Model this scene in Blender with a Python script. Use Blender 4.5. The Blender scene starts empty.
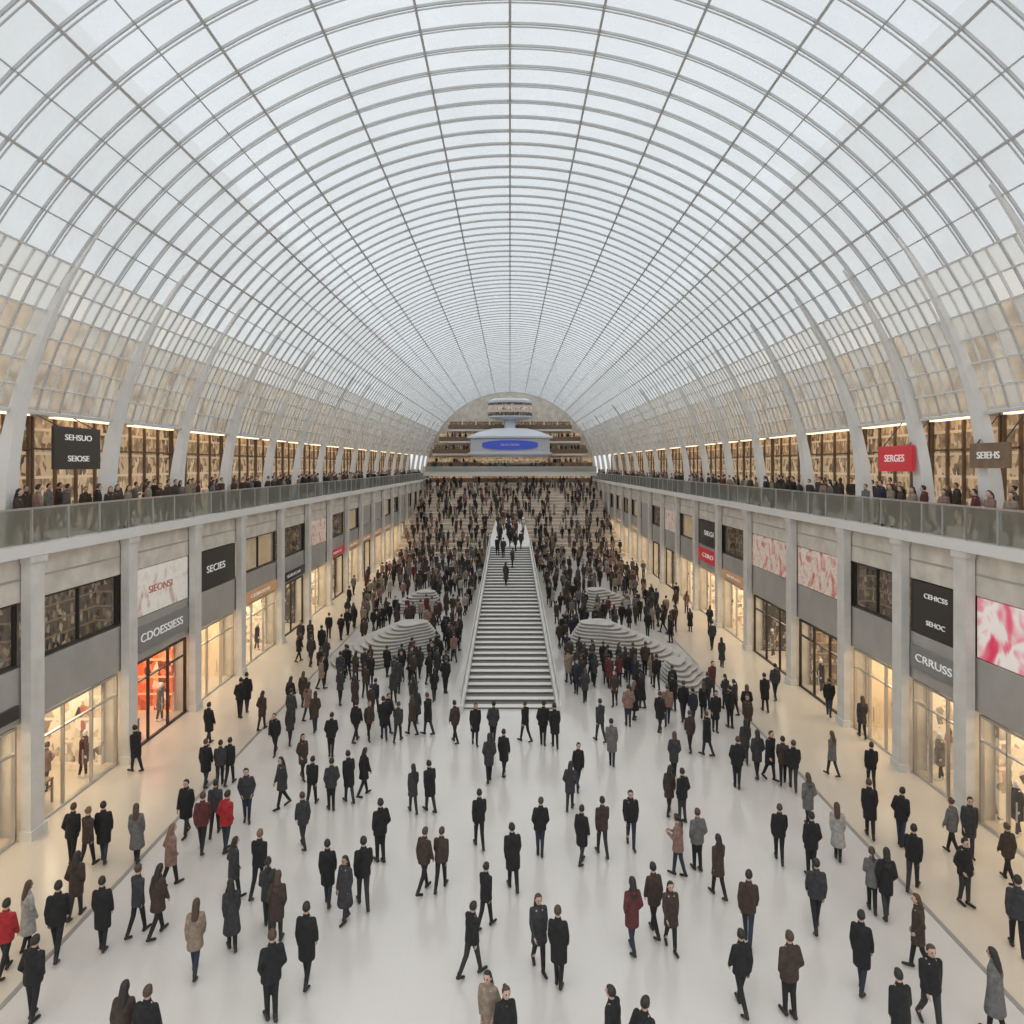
import bpy, math, random
from mathutils import Vector, Matrix, Quaternion
rnd = random.Random(7)
scene = bpy.context.scene
col = scene.collection
pi = math.pi
H = 11.5; F = 700.0; HX, HY = 510.0, 465.0

# ------------------------------------------------------------ materials
def mat(name, rgb, rough=0.6, metal=0.0, emit=None, es=0.0, noise=0.0, nscale=3.0, bump=0.0):
    m = bpy.data.materials.new(name); m.use_nodes = True
    nt = m.node_tree; b = nt.nodes["Principled BSDF"]
    b.inputs["Base Color"].default_value = (*rgb, 1)
    b.inputs["Roughness"].default_value = rough
    b.inputs["Metallic"].default_value = metal
    if emit:
        b.inputs["Emission Color"].default_value = (*emit, 1)
        b.inputs["Emission Strength"].default_value = es
    if noise > 0 or bump > 0:
        tc = nt.nodes.new("ShaderNodeTexCoord")
        n = nt.nodes.new("ShaderNodeTexNoise"); n.inputs["Scale"].default_value = nscale
        n.inputs["Detail"].default_value = 5
        nt.links.new(tc.outputs["Object"], n.inputs["Vector"])
        r = nt.nodes.new("ShaderNodeValToRGB")
        r.color_ramp.elements[0].position = 0.3; r.color_ramp.elements[1].position = 0.7
        r.color_ramp.elements[0].color = (*[c*(1-noise) for c in rgb], 1)
        r.color_ramp.elements[1].color = (*[min(1, c*(1+noise*0.5)) for c in rgb], 1)
        nt.links.new(n.outputs["Fac"], r.inputs["Fac"])
        nt.links.new(r.outputs["Color"], b.inputs["Base Color"])
        if bump > 0:
            bp = nt.nodes.new("ShaderNodeBump"); bp.inputs["Strength"].default_value = bump
            nt.links.new(n.outputs["Fac"], bp.inputs["Height"])
            nt.links.new(bp.outputs["Normal"], b.inputs["Normal"])
    return m

def glassmat(name, tint, fac, rgb=(0.9,0.93,0.95), rough=0.1, translucent=False, noise=0.0):
    m = bpy.data.materials.new(name); m.use_nodes = True
    nt = m.node_tree; nt.nodes.clear()
    o = nt.nodes.new("ShaderNodeOutputMaterial")
    t = nt.nodes.new("ShaderNodeBsdfTransparent"); t.inputs["Color"].default_value = (*tint, 1)
    mx = nt.nodes.new("ShaderNodeMixShader"); mx.inputs["Fac"].default_value = fac
    if translucent:
        d = nt.nodes.new("ShaderNodeBsdfDiffuse"); d.inputs["Color"].default_value = (*rgb, 1)
        tr = nt.nodes.new("ShaderNodeBsdfTranslucent"); tr.inputs["Color"].default_value = (*rgb, 1)
        g = nt.nodes.new("ShaderNodeMixShader"); g.inputs["Fac"].default_value = 0.45
        nt.links.new(d.outputs[0], g.inputs[1]); nt.links.new(tr.outputs[0], g.inputs[2])
    else:
        g = nt.nodes.new("ShaderNodeBsdfGlossy"); g.inputs["Color"].default_value = (*rgb, 1)
        g.inputs["Roughness"].default_value = rough
    nt.links.new(t.outputs[0], mx.inputs[1]); nt.links.new(g.outputs[0], mx.inputs[2])
    if noise > 0:
        tc = nt.nodes.new("ShaderNodeTexCoord")
        n = nt.nodes.new("ShaderNodeTexNoise"); n.inputs["Scale"].default_value = 0.3
        n.inputs["Detail"].default_value = 10; n.inputs["Distortion"].default_value = 2.0
        mr = nt.nodes.new("ShaderNodeMapRange")
        mr.inputs["From Min"].default_value = 0.35; mr.inputs["From Max"].default_value = 0.7
        mr.inputs["To Min"].default_value = fac; mr.inputs["To Max"].default_value = fac+noise
        nt.links.new(tc.outputs["Object"], n.inputs["Vector"])
        nt.links.new(n.outputs["Fac"], mr.inputs["Value"]); nt.links.new(mr.outputs[0], mx.inputs["Fac"])
    nt.links.new(mx.outputs[0], o.inputs["Surface"])
    return m

def ramp(nt, cs, const=True, split=0.35, lo=0.0, hi=1.0):
    r = nt.nodes.new("ShaderNodeValToRGB")
    r.color_ramp.interpolation = 'CONSTANT' if const else 'LINEAR'
    els = r.color_ramp.elements; n=len(cs)
    if const: pos=[0,split]+[split+(1-split)*(i-1)/(n-1) for i in range(2,n)]
    else: pos=[lo+(hi-lo)*i/(n-1) for i in range(n)]
    els[0].position=pos[0]; els[0].color=(*cs[0],1); els[1].position=pos[1]; els[1].color=(*cs[1],1)
    for i in range(2,n):
        e=els.new(pos[i]); e.color=(*cs[i],1)
    return r
def goodsmat(name, base, accents, cell=0.16, shelf=0.5, shelfcol=None, es=0.25, split=0.4, glow=0.6):
    """shelving filled with small goods; their soft glow is painted in by noise-mixed base colour and emission"""
    m = bpy.data.materials.new(name); m.use_nodes = True
    nt = m.node_tree; b = nt.nodes["Principled BSDF"]; L=nt.links.new
    tc = nt.nodes.new("ShaderNodeTexCoord")
    mp = nt.nodes.new("ShaderNodeMapping"); mp.inputs["Scale"].default_value = (1/cell,1/cell,.55/cell)
    v = nt.nodes.new("ShaderNodeTexVoronoi"); v.distance='EUCLIDEAN'
    v.inputs["Scale"].default_value = 1.0; v.inputs["Randomness"].default_value = 0.9
    sep = nt.nodes.new("ShaderNodeSeparateColor")
    r = ramp(nt,[base]+accents,True,split)
    L(tc.outputs["Object"], mp.inputs["Vector"]); L(mp.outputs[0], v.inputs["Vector"])
    L(v.outputs["Color"], sep.inputs[0]); L(sep.outputs[0], r.inputs["Fac"])
    out = r.outputs["Color"]
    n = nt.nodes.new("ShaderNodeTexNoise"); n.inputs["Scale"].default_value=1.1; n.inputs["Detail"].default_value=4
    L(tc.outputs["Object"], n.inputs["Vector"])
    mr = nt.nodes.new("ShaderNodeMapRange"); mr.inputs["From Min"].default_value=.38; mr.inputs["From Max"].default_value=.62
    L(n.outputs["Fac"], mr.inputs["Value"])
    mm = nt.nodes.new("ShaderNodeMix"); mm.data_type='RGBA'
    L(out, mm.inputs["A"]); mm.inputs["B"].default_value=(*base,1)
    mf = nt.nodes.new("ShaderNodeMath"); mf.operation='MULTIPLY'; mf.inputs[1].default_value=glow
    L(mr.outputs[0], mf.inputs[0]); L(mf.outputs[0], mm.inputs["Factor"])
    out = mm.outputs["Result"]
    if shelf:
        sx=nt.nodes.new("ShaderNodeSeparateXYZ"); L(tc.outputs["Object"], sx.inputs[0])
        a=nt.nodes.new("ShaderNodeMath"); a.operation='MULTIPLY'; a.inputs[1].default_value=1/shelf; L(sx.outputs["Z"],a.inputs[0])
        f=nt.nodes.new("ShaderNodeMath"); f.operation='FRACT'; L(a.outputs[0],f.inputs[0])
        lt=nt.nodes.new("ShaderNodeMath"); lt.operation='LESS_THAN'; lt.inputs[1].default_value=.13; L(f.outputs[0],lt.inputs[0])
        m2=nt.nodes.new("ShaderNodeMix"); m2.data_type='RGBA'
        L(lt.outputs[0],m2.inputs["Factor"]); L(out,m2.inputs["A"]); m2.inputs["B"].default_value=(*(shelfcol or base),1)
        out=m2.outputs["Result"]
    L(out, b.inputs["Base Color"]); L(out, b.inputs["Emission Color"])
    b.inputs["Emission Strength"].default_value = es  # goods themselves glow, standing in for light falling on them
    b.inputs["Roughness"].default_value = 0.7
    return m
def postermat(name, cs, scale, es, detail=3, dist=1.0):
    m = bpy.data.materials.new(name); m.use_nodes = True
    nt = m.node_tree; b = nt.nodes["Principled BSDF"]; L=nt.links.new
    tc=nt.nodes.new("ShaderNodeTexCoord"); n=nt.nodes.new("ShaderNodeTexNoise")
    n.inputs["Scale"].default_value=scale; n.inputs["Detail"].default_value=detail; n.inputs["Distortion"].default_value=dist
    r=ramp(nt,cs,False,lo=.32,hi=.68)
    L(tc.outputs["Object"],n.inputs["Vector"]); L(n.outputs["Fac"],r.inputs["Fac"])
    L(r.outputs["Color"],b.inputs["Base Color"]); L(r.outputs["Color"],b.inputs["Emission Color"])
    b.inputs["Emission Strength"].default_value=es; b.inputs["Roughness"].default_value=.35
    return m

M = {}
M['mull'] = mat("mullion_grey_metal", (0.47,0.475,0.475), 0.45, 0.1)
M['mull2'] = mat("mullion_light_metal", (0.64,0.635,0.62), 0.5, 0.05)
M['rib'] = mat("rib_white_paint", (0.72,0.71,0.69), 0.5, noise=0.06, nscale=0.8)
M['pil'] = mat("pilaster_pale_stone", (0.64,0.62,0.58), 0.55, noise=0.12, nscale=1.5)
M['wall'] = mat("wall_cream_stone", (0.66,0.605,0.53), 0.45, noise=0.22, nscale=1.2)
M['span'] = mat("spandrel_grey_panel", (0.42,0.40,0.37), 0.3, 0.1, noise=0.12, nscale=0.9)
M['slab'] = mat("slab_white", (0.70,0.685,0.66), 0.5)
M['darkmetal'] = mat("dark_metal", (0.05,0.045,0.04), 0.4, 0.4)
M['alu'] = mat("aluminium", (0.55,0.54,0.52), 0.35, 0.7)
M['black'] = mat("black_sign", (0.04,0.035,0.03), 0.3)
M['white'] = mat("white_letter", (0.85,0.85,0.82), 0.5, emit=(1,1,1), es=0.15)
M['pale'] = mat("pale_letter", (0.66,0.62,0.64), 0.5)
M['redl'] = mat("red_letter", (0.55,0.16,0.14), 0.5)
M['lamp'] = mat("added_shop_lamp", (1,0.95,0.85), 0.5, emit=(1.0,0.80,0.55), es=5.5)  # added lamp panels, put in as extra light for shops and hall
M['lamp2'] = mat("added_gallery_lamp", (1,0.95,0.85), 0.5, emit=(1.0,0.74,0.48), es=1.8)  # added lamp strips, put in for warm light along the galleries
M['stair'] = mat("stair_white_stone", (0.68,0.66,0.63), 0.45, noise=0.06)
M['stair_dark'] = mat("stair_dark_grey", (0.15,0.14,0.135), 0.6)
M['mound'] = mat("mound_grey_stone", (0.46,0.44,0.41), 0.6, noise=0.15, nscale=2)
M['mound2'] = mat("mound_grey_stone_dark", (0.31,0.295,0.275), 0.6, noise=0.12, nscale=2)
M['terr'] = mat("terrace_stone", (0.58,0.49,0.40), 0.6, noise=0.2, nscale=1)
M['vglass'] = glassmat("vault_glass", (0.90,0.925,0.94), 0.14, (0.79,0.82,0.85), translucent=True, noise=0.30)
M['vglass2'] = glassmat("vault_glass_frosted", (0.87,0.885,0.89), 0.28, (0.75,0.765,0.77), translucent=True, noise=0.35)
M['cg1'] = glassmat("cladding_glass_clear", (0.86,0.81,0.74), 0.26, (0.72,0.70,0.66), translucent=True)
M['cg2'] = glassmat("cladding_glass_frosted", (0.85,0.84,0.81), 0.60, (0.72,0.715,0.69), translucent=True)
M['cg3'] = glassmat("cladding_glass_warm", (0.86,0.77,0.65), 0.34, (0.70,0.65,0.58), translucent=True)
M['pane'] = glassmat("shop_glass", (0.93,0.95,0.95), 0.10, (0.9,0.9,0.9), 0.05)
M['rail'] = glassmat("railing_glass", (0.80,0.83,0.81), 0.40, (0.62,0.66,0.64), 0.35)
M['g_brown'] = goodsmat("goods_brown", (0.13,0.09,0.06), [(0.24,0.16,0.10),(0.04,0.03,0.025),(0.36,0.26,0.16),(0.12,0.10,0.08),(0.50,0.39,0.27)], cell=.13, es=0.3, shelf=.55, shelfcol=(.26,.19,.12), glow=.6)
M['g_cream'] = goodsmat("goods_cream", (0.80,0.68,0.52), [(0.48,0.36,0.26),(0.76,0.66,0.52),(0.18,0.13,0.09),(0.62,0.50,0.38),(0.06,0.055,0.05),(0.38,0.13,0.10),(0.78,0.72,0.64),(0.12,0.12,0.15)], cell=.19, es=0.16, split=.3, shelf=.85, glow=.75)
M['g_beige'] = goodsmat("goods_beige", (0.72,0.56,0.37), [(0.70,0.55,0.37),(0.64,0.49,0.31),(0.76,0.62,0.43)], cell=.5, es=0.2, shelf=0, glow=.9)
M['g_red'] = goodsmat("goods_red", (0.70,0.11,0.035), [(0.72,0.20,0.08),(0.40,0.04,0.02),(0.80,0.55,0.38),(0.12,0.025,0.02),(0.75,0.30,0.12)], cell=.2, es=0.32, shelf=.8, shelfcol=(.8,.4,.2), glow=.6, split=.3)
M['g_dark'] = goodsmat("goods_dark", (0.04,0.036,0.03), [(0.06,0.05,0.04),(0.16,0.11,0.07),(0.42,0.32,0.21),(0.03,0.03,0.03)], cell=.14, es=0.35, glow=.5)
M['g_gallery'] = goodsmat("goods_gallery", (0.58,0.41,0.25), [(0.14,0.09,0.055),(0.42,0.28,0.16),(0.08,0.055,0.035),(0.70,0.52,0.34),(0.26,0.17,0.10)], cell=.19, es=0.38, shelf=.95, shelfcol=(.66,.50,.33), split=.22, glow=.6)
M['g_level'] = postermat("upper_level_glow_wall", [(0.30,0.23,0.16),(0.50,0.43,0.35),(0.66,0.60,0.52),(0.55,0.44,0.32)], .45, .22, 5)  # wall glows by emission, standing in for lamps on the upper level
M['poster_w'] = postermat("poster_white", [(0.55,0.38,0.30),(0.80,0.74,0.68),(0.84,0.80,0.75),(0.74,0.66,0.58)], 1.1, .12)
M['poster_p'] = postermat("poster_pink", [(0.72,0.05,0.12),(0.82,0.20,0.28),(0.86,0.76,0.72),(0.86,0.80,0.77),(0.82,0.30,0.36)], .8, .2, 2)
M['poster_r'] = postermat("poster_red_cream", [(0.50,0.09,0.07),(0.62,0.36,0.30),(0.74,0.64,0.56),(0.62,0.52,0.44),(0.55,0.18,0.14)], 1.3, .15, 4)
M['redsign'] = mat("red_sign", (0.52,0.03,0.045), 0.4, emit=(0.7,0.03,0.04), es=0.15)
M['greysign'] = mat("grey_sign", (0.24,0.235,0.23), 0.35)
M['orangesign'] = mat("tan_sign", (0.55,0.28,0.13), 0.4, emit=(0.7,0.4,0.2), es=0.15)
M['blue'] = mat("blue_band", (0.05,0.08,0.42), 0.4, emit=(0.05,0.09,0.55), es=0.25)
M['palewhite'] = mat("pale_blue_shell", (0.52,0.55,0.60), 0.35)
M['fbrown'] = mat("shop_wood", (0.20,0.13,0.08), 0.5, noise=0.2, nscale=4)

def floormat(name, rgb, rough):
    m = bpy.data.materials.new(name); m.use_nodes = True
    nt = m.node_tree; b = nt.nodes["Principled BSDF"]
    tc = nt.nodes.new("ShaderNodeTexCoord")
    br = nt.nodes.new("ShaderNodeTexBrick"); br.offset = 0.0
    br.inputs["Scale"].default_value = 1.0
    br.inputs["Brick Width"].default_value = 1.2; br.inputs["Row Height"].default_value = 1.2
    br.inputs["Mortar Size"].default_value = 0.005
    br.inputs["Color1"].default_value = (*rgb, 1)
    br.inputs["Color2"].default_value = (*[c*0.98 for c in rgb], 1)
    br.inputs["Mortar"].default_value = (*[c*0.92 for c in rgb], 1)
    n = nt.nodes.new("ShaderNodeTexNoise"); n.inputs["Scale"].default_value = 0.25; n.inputs["Detail"].default_value = 6
    mr = nt.nodes.new("ShaderNodeMapRange"); mr.inputs["To Min"].default_value = rough-0.08; mr.inputs["To Max"].default_value = rough+0.1
    nt.links.new(tc.outputs["Object"], br.inputs["Vector"]); nt.links.new(tc.outputs["Object"], n.inputs["Vector"])
    nt.links.new(br.outputs["Color"], b.inputs["Base Color"])
    nt.links.new(n.outputs["Fac"], mr.inputs["Value"]); nt.links.new(mr.outputs[0], b.inputs["Roughness"])
    b.inputs["Specular IOR Level"].default_value = 0.7
    return m
M['floor'] = floormat("floor_white_stone", (0.62,0.59,0.555), 0.18)
M['floor2'] = floormat("floor_beige_stone", (0.64,0.56,0.46), 0.2)
M['line'] = mat("floor_line", (0.28,0.26,0.24), 0.5)

# ------------------------------------------------------------ mesh builder
class MB:
    def __init__(s): s.v=[]; s.f=[]; s.m=[]
    def hexa(s, p, mi=0):
        n=len(s.v); s.v += [tuple(q) for q in p]
        for f in ((0,3,2,1),(4,5,6,7),(0,1,5,4),(1,2,6,5),(2,3,7,6),(3,0,4,7)):
            s.f.append(tuple(n+i for i in f)); s.m.append(mi)
    def box(s, x0,x1,y0,y1,z0,z1, mi=0):
        if x0>x1: x0,x1=x1,x0
        if y0>y1: y0,y1=y1,y0
        s.hexa([(x0,y0,z0),(x1,y0,z0),(x1,y1,z0),(x0,y1,z0),(x0,y0,z1),(x1,y0,z1),(x1,y1,z1),(x0,y1,z1)], mi)
    def quad(s, a,b,c,d, mi=0):
        n=len(s.v); s.v += [tuple(a),tuple(b),tuple(c),tuple(d)]; s.f.append((n,n+1,n+2,n+3)); s.m.append(mi)
    def rings(s, rings, mi=0, cap=True):
        n0=len(s.v); k=len(rings[0])
        for r in rings: s.v += [tuple(q) for q in r]
        for i in range(len(rings)-1):
            for j in range(k):
                a=n0+i*k+j; b=n0+i*k+(j+1)%k
                s.f.append((a,b,b+k,a+k)); s.m.append(mi)
        if cap:
            s.f.append(tuple(n0+j for j in reversed(range(k)))); s.m.append(mi)
            e=n0+(len(rings)-1)*k
            s.f.append(tuple(e+j for j in range(k))); s.m.append(mi)
    def loft(s, rs, seg=12, mi=0, mod=None):
        g = mod or (lambda a: 1.0)
        s.rings([[(c[0]+g(2*pi*j/seg)*c[3]*math.cos(2*pi*j/seg), c[1]+g(2*pi*j/seg)*c[4]*math.sin(2*pi*j/seg), c[2]) for j in range(seg)] for c in rs], mi)
    def capsule(s, p0, p1, r0, r1, seg=10, mi=0, caps=3):
        p0=Vector(p0); p1=Vector(p1); d=(p1-p0); L=d.length
        q = d.to_track_quat('Z','Y') if L>1e-6 else Quaternion()
        R=[]
        for i in range(caps):
            a=-pi/2+ (i+0.25)/(caps)*pi/2
            R.append((r0*math.sin(a), r0*math.cos(a)))
        R.append((0,r0)); R.append((L,r1))
        for i in range(caps):
            a=(i+0.75)/(caps)*pi/2
            R.append((L+r1*math.sin(a), r1*math.cos(a)))
        s.rings([[p0+q@Vector((r*math.cos(2*pi*j/seg), r*math.sin(2*pi*j/seg), h)) for j in range(seg)] for h,r in R], mi)
    def ellipsoid(s, c, r, seg=12, n=8, mi=0, fn=None):
        R=[]
        for i in range(n):
            a=-pi/2+(i+0.5)/n*pi
            ring=[]
            for j in range(seg):
                b=2*pi*j/seg
                p=Vector((r[0]*math.cos(a)*math.cos(b), r[1]*math.cos(a)*math.sin(b), r[2]*math.sin(a)))
                if fn: p=fn(p)
                ring.append(Vector(c)+p)
            R.append(ring)
        s.rings(R, mi)
    def mesh(s, name, mats, smooth=False):
        me=bpy.data.meshes.new(name); me.from_pydata(s.v, [], s.f)
        for m in mats: me.materials.append(m)
        me.polygons.foreach_set("material_index", s.m)
        if smooth: me.polygons.foreach_set("use_smooth", [True]*len(s.f))
        me.update(); return me
    def obj(s, name, mats, label=None, category=None, parent=None, kind=None, group=None, smooth=False, origin=None):
        if origin is not None:
            o=Vector(origin); s.v=[(p[0]-o[0],p[1]-o[1],p[2]-o[2]) for p in s.v]
        ob=bpy.data.objects.new(name, s.mesh(name, mats, smooth))
        if origin is not None: ob.location=origin
        col.objects.link(ob)
        tag(ob,label,category,kind,group)
        if parent is not None:
            ob.parent=parent
            if origin is None: ob.matrix_parent_inverse = Matrix.Translation(-parent.location)
            else: ob.location = Vector(origin)-parent.location
        return ob
def tag(ob,label=None,category=None,kind=None,group=None):
    if label: ob["label"]=label
    if category: ob["category"]=category
    if kind: ob["kind"]=kind
    if group: ob["group"]=group

def text_obj(body, size, loc, side, material, parent, depth=0.01, name="lettering", width=None):
    cu=bpy.data.curves.new("t",'FONT'); cu.body=body; cu.size=size; cu.extrude=depth
    cu.align_x='CENTER'; cu.align_y='CENTER'
    t=bpy.data.objects.new("t",cu); col.objects.link(t)
    bpy.context.view_layer.update()
    dg=bpy.context.evaluated_depsgraph_get()
    me=bpy.data.meshes.new_from_object(t.evaluated_get(dg))
    bpy.data.objects.remove(t)
    w=max(v.co.x for v in me.vertices)-min(v.co.x for v in me.vertices)
    me.materials.clear(); me.materials.append(material)
    for p in me.polygons: p.material_index=0
    ob=bpy.data.objects.new(name, me); col.objects.link(ob)
    if width: ob.scale=(width/w,1,1)
    rz = {-1:pi/2, 1:-pi/2, 0:0}[side]
    ob.rotation_euler=(pi/2,0,rz)
    ob.parent=parent; ob.location=Vector(loc)-parent.location
    return ob

# ------------------------------------------------------------ setting
Y0, Y1 = 6.0, 131.0
CZ, R = 9.2, 16.0
fl=MB()
fl.quad((-10.8,-4,0),(10.8,-4,0),(10.8,Y1,0),(-10.8,Y1,0),0)
fl.quad((-20.6,-4,0),(-10.8,-4,0),(-10.8,Y1,0),(-20.6,Y1,0),1)
fl.quad((10.8,-4,0),(20.6,-4,0),(20.6,Y1,0),(10.8,Y1,0),1)
fl.obj("floor",[M['floor'],M['floor2']],label="pale polished stone concourse floor with beige side strips",category="floor",kind="structure")
for i,s in enumerate((-1,1)):
    b=MB(); b.box(s*10.74,s*10.86,-4,87,0.0,0.012)
    b.obj("trim_%d"%(i+1),[M['line']],label="thin dark inlay line in the floor",category="floor trim",kind="structure")

left_y=[16.2,21.7,27.2,32.9,38.5,45.2]
while left_y[-1]<125: left_y.append(left_y[-1]+6.1)
right_y=[14.0,18.4,22.8,26.5,31.0,36.8,43.6]
while right_y[-1]<125: right_y.append(right_y[-1]+6.1)
left_y=[10.5]+left_y
right_y=[9.6]+right_y

def wallpiece(nm,boxes,mats,lab,cat="wall"):
    b=MB()
    for q in boxes: b.box(*q)
    b.obj(nm,mats,label=lab,category=cat,kind="structure")
def walls(s, ys):
    nm = "wall_left" if s<0 else "wall_right"
    ya,yb=ys[0],min(ys[-1],Y1)
    wallpiece(nm,[(s*15.0,s*15.3,ya,yb,3.58,5.3,0)],[M['span']],"grey spandrel panel band above the shopfronts")
    wallpiece(nm,[(s*14.98,s*15.3,ya,yb,7.3,8.7,0),(s*14.96,s*14.98,ya,yb,7.95,8.02,1)],[M['wall'],M['span']],"cream stone fascia below the gallery")
    wallpiece(nm,[(s*19.0,s*19.3,ya,yb,0,8.7,0)],[M['wall']],"cream rear wall behind the shops")
    wallpiece(nm,[(s*15.3,s*19.0,ya,yb,3.64,3.84,0)],[M['wall']],"cream ceiling slab above the ground floor shops")
    for y in ys:
        if y<=Y1: wallpiece(nm,[(s*15.0,s*18.98,y-0.12,y+0.12,0,3.6,0),(s*15.3,s*18.98,y-0.12,y+0.12,3.86,8.68,0)],[M['wall']],"cream partition wall between two shops")
    wallpiece("floor_gallery",[(s*14.6,s*20.6,ya-1,Y1,8.7,9.05,0)],[M['slab']],"white slab of the upper shopping gallery","gallery floor")
    wallpiece(nm,[(s*20.0,s*20.3,ya-1,Y1,9.05,18.2,0)],[M['g_level']],"warm glowing back wall of the upper gallery levels")
    wallpiece("ceiling_gallery",[(s*17.2,s*19.98,ya-1,Y1,13.42,13.6,0)],[M['slab']],"white ceiling slab over the gallery","gallery ceiling")
    for i,y in enumerate(ys):
        if y>Y1: continue
        p=MB(); p.box(s*14.64,s*14.94,y-0.32,y+0.32,0.0,8.7); p.box(s*14.58,s*14.94,y-0.38,y+0.38,0,0.3); p.box(s*14.58,s*14.94,y-0.38,y+0.38,8.5,8.69)
        p.obj("pilaster",[M['pil']],label="tall pale stone pilaster between shopfronts",category="pilaster",group="wall pilasters",origin=(s*14.8,y,0))
        rb=MB(); rings=[]
        n=20
        for k in range(n+1):
            th=math.radians(-0.5+ 38*k/n); t=k/n
            w=0.30*(1-t)**1.1+0.03; d0=0.44*(1-t)**1.0+0.08
            c,sn=math.cos(th),math.sin(th)
            ro=R-0.05; ri=R-d0-.05
            rings.append([(s*ri*c,y-w,CZ+ri*sn),(s*ri*c,y+w,CZ+ri*sn),(s*ro*c,y+w,CZ+ro*sn),(s*ro*c,y-w,CZ+ro*sn)])
        rb.rings(rings)
        rb.obj("vault_rib",[M['rib']],label="tapering white curved rib rising from the gallery",category="rib",group="white vault ribs",origin=(s*15.8,y,9.06))
walls(-1,left_y); walls(1,right_y)

# ------------------------------------------------------------ vault
def P(th,r,y): return (r*math.cos(th), y, CZ+r*math.sin(th))
TB=math.radians(32.1); TL=math.radians(14.6)
yv0,yv1=9.0,Y1
gl=MB(); n=36
for k in range(n):
    a=TB+(pi-2*TB)*k/n; b2=TB+(pi-2*TB)*(k+1)/n
    mid=math.degrees((a+b2)/2); e=min(mid,180-mid)
    gl.quad(P(a,R,yv0),P(b2,R,yv0),P(b2,R,yv1),P(a,R,yv1),1 if e<50 else 0)
gl.obj("ceiling",[M['vglass'],M['vglass2']],label="pale milky glass barrel vault roof",category="glass roof",kind="structure",smooth=True)
ystep=1.15
ys_arch=[yv0+ystep*i for i in range(int((yv1-yv0)/ystep)+1)]
def arcbeam(y,t0,t1,w,d,n,r=R):
    m=MB(); rr=[]
    for k in range(n+1):
        th=t0+(t1-t0)*k/n; ri=r-d; ro=r
        rr.append([P(th,ri,y-w/2),P(th,ri,y+w/2),P(th,ro,y+w/2),P(th,ro,y-w/2)])
    m.rings(rr); return m
am=arcbeam(0,TL,pi-TL,0.045,0.08,60)
am2=arcbeam(0.2,TB,pi-TB,0.025,0.04,48)
off=len(am.v)
am.v+=am2.v; am.f+=[tuple(i+off for i in f) for f in am2.f]; am.m+=am2.m
ame=am.mesh("roof_arch",[M['mull']])
for y in ys_arch:
    o=bpy.data.objects.new("roof_arch",ame); o.location=(0,y,0); col.objects.link(o)
    tag(o,"slim grey steel arch spanning the glass vault","arch",None,"steel roof arches")
def longbeam(th,w,d,r=R,mt='mull',lab="long grey steel purlin running along the glass vault"):
    c,sn=math.cos(th),math.sin(th); tx,tz=-sn,c
    def q(rr,t,y): return (rr*c+tx*t, y, CZ+rr*sn+tz*t)
    m=MB(); m.hexa([q(r-d,-w/2,yv0),q(r-d,w/2,yv0),q(r,w/2,yv0),q(r,-w/2,yv0),q(r-d,-w/2,yv1),q(r-d,w/2,yv1),q(r,w/2,yv1),q(r,-w/2,yv1)])
    m.obj("roof_purlin",[M[mt]],label=lab,category="purlin",group="steel roof purlins")
for ph in (0,10,20,30,40,50):
    for s in ((1,) if ph==0 else (1,-1)):
        longbeam(math.radians(90-s*ph),0.075,0.13)
for ph in (35,45,54):
    for s in (1,-1): longbeam(math.radians(90-s*ph),0.04,0.07)
for s in (0,1):
    longbeam(TB if s else pi-TB,0.06,0.10,mt='mull2')
    for k in range(1,7):
        th=TB+(TL-TB)*k/6
        longbeam(th if s else pi-th, 0.10 if k==6 else 0.055,0.16 if k==6 else 0.09,mt='mull2',lab="pale metal glazing bar along the lower vault cladding")
for s,nm in ((-1,'left'),(1,'right')):
    m=MB(); st=0.575
    ny=int((yv1-yv0)/st)
    for i in range(ny):
        for k in range(6):
            a=TL+(TB-TL)*k/6; b2=TL+(TB-TL)*(k+1)/6
            f=lambda t: t if s>0 else pi-t
            ya=yv0+i*st; yb=ya+st
            m.quad(P(f(a),R-0.03,ya),P(f(b2),R-0.03,ya),P(f(b2),R-0.03,yb),P(f(a),R-0.03,yb), rnd.choice((1,1,1,1,0) if k>=4 else ((0,1,1,2) if k>=2 else (0,0,0,2,1))))
    m.obj("ceiling_cladding_"+nm,[M['cg1'],M['cg2'],M['cg3']],label="gridded frosted glass cladding below the vault",category="glass cladding",kind="structure")
    m=MB()
    for i in range(ny):
        if i%2==1:
            t0,t1=(TL,TB) if s>0 else (pi-TB,pi-TL)
            a=arcbeam(yv0+i*st,t0,t1,0.04,0.08,8)
            o=len(m.v); m.v+=a.v; m.f+=[tuple(q+o for q in f) for f in a.f]; m.m+=a.m
    m.obj("trim_%d"%(3 if s<0 else 4),[M['mull2']],label="pale glazing bars of the cladding grid",category="glazing bars",kind="structure")

# ------------------------------------------------------------ bays
def sign(s,y0,y1,z0,z1,board,txt,tmat,frac=0.6,x=14.96,cat="sign",name="sign_board",lab="dark sign board with white lettering",ts=0.36,parent=None,th=.1,cap=.62):
    b=MB(); b.box(s*(x),s*(x+th),y0,y1,z0,z1,0)
    yc=(y0+y1)/2; zc=(z0+z1)/2
    ob=b.obj(name,[board],label=lab,category=None if parent else cat,origin=(s*(x+th/2),yc,zc),parent=parent)
    if txt:
        lines=txt.split('|'); h=(z1-z0)/len(lines)
        for i,l in enumerate(lines):
            text_obj(l,min(h*ts*1.3,cap),(s*(x-0.012),yc,z1-h*(i+0.5)),s,tmat,ob,width=(y1-y0)*frac*(1.0 if i==0 else .8))
    return ob

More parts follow.
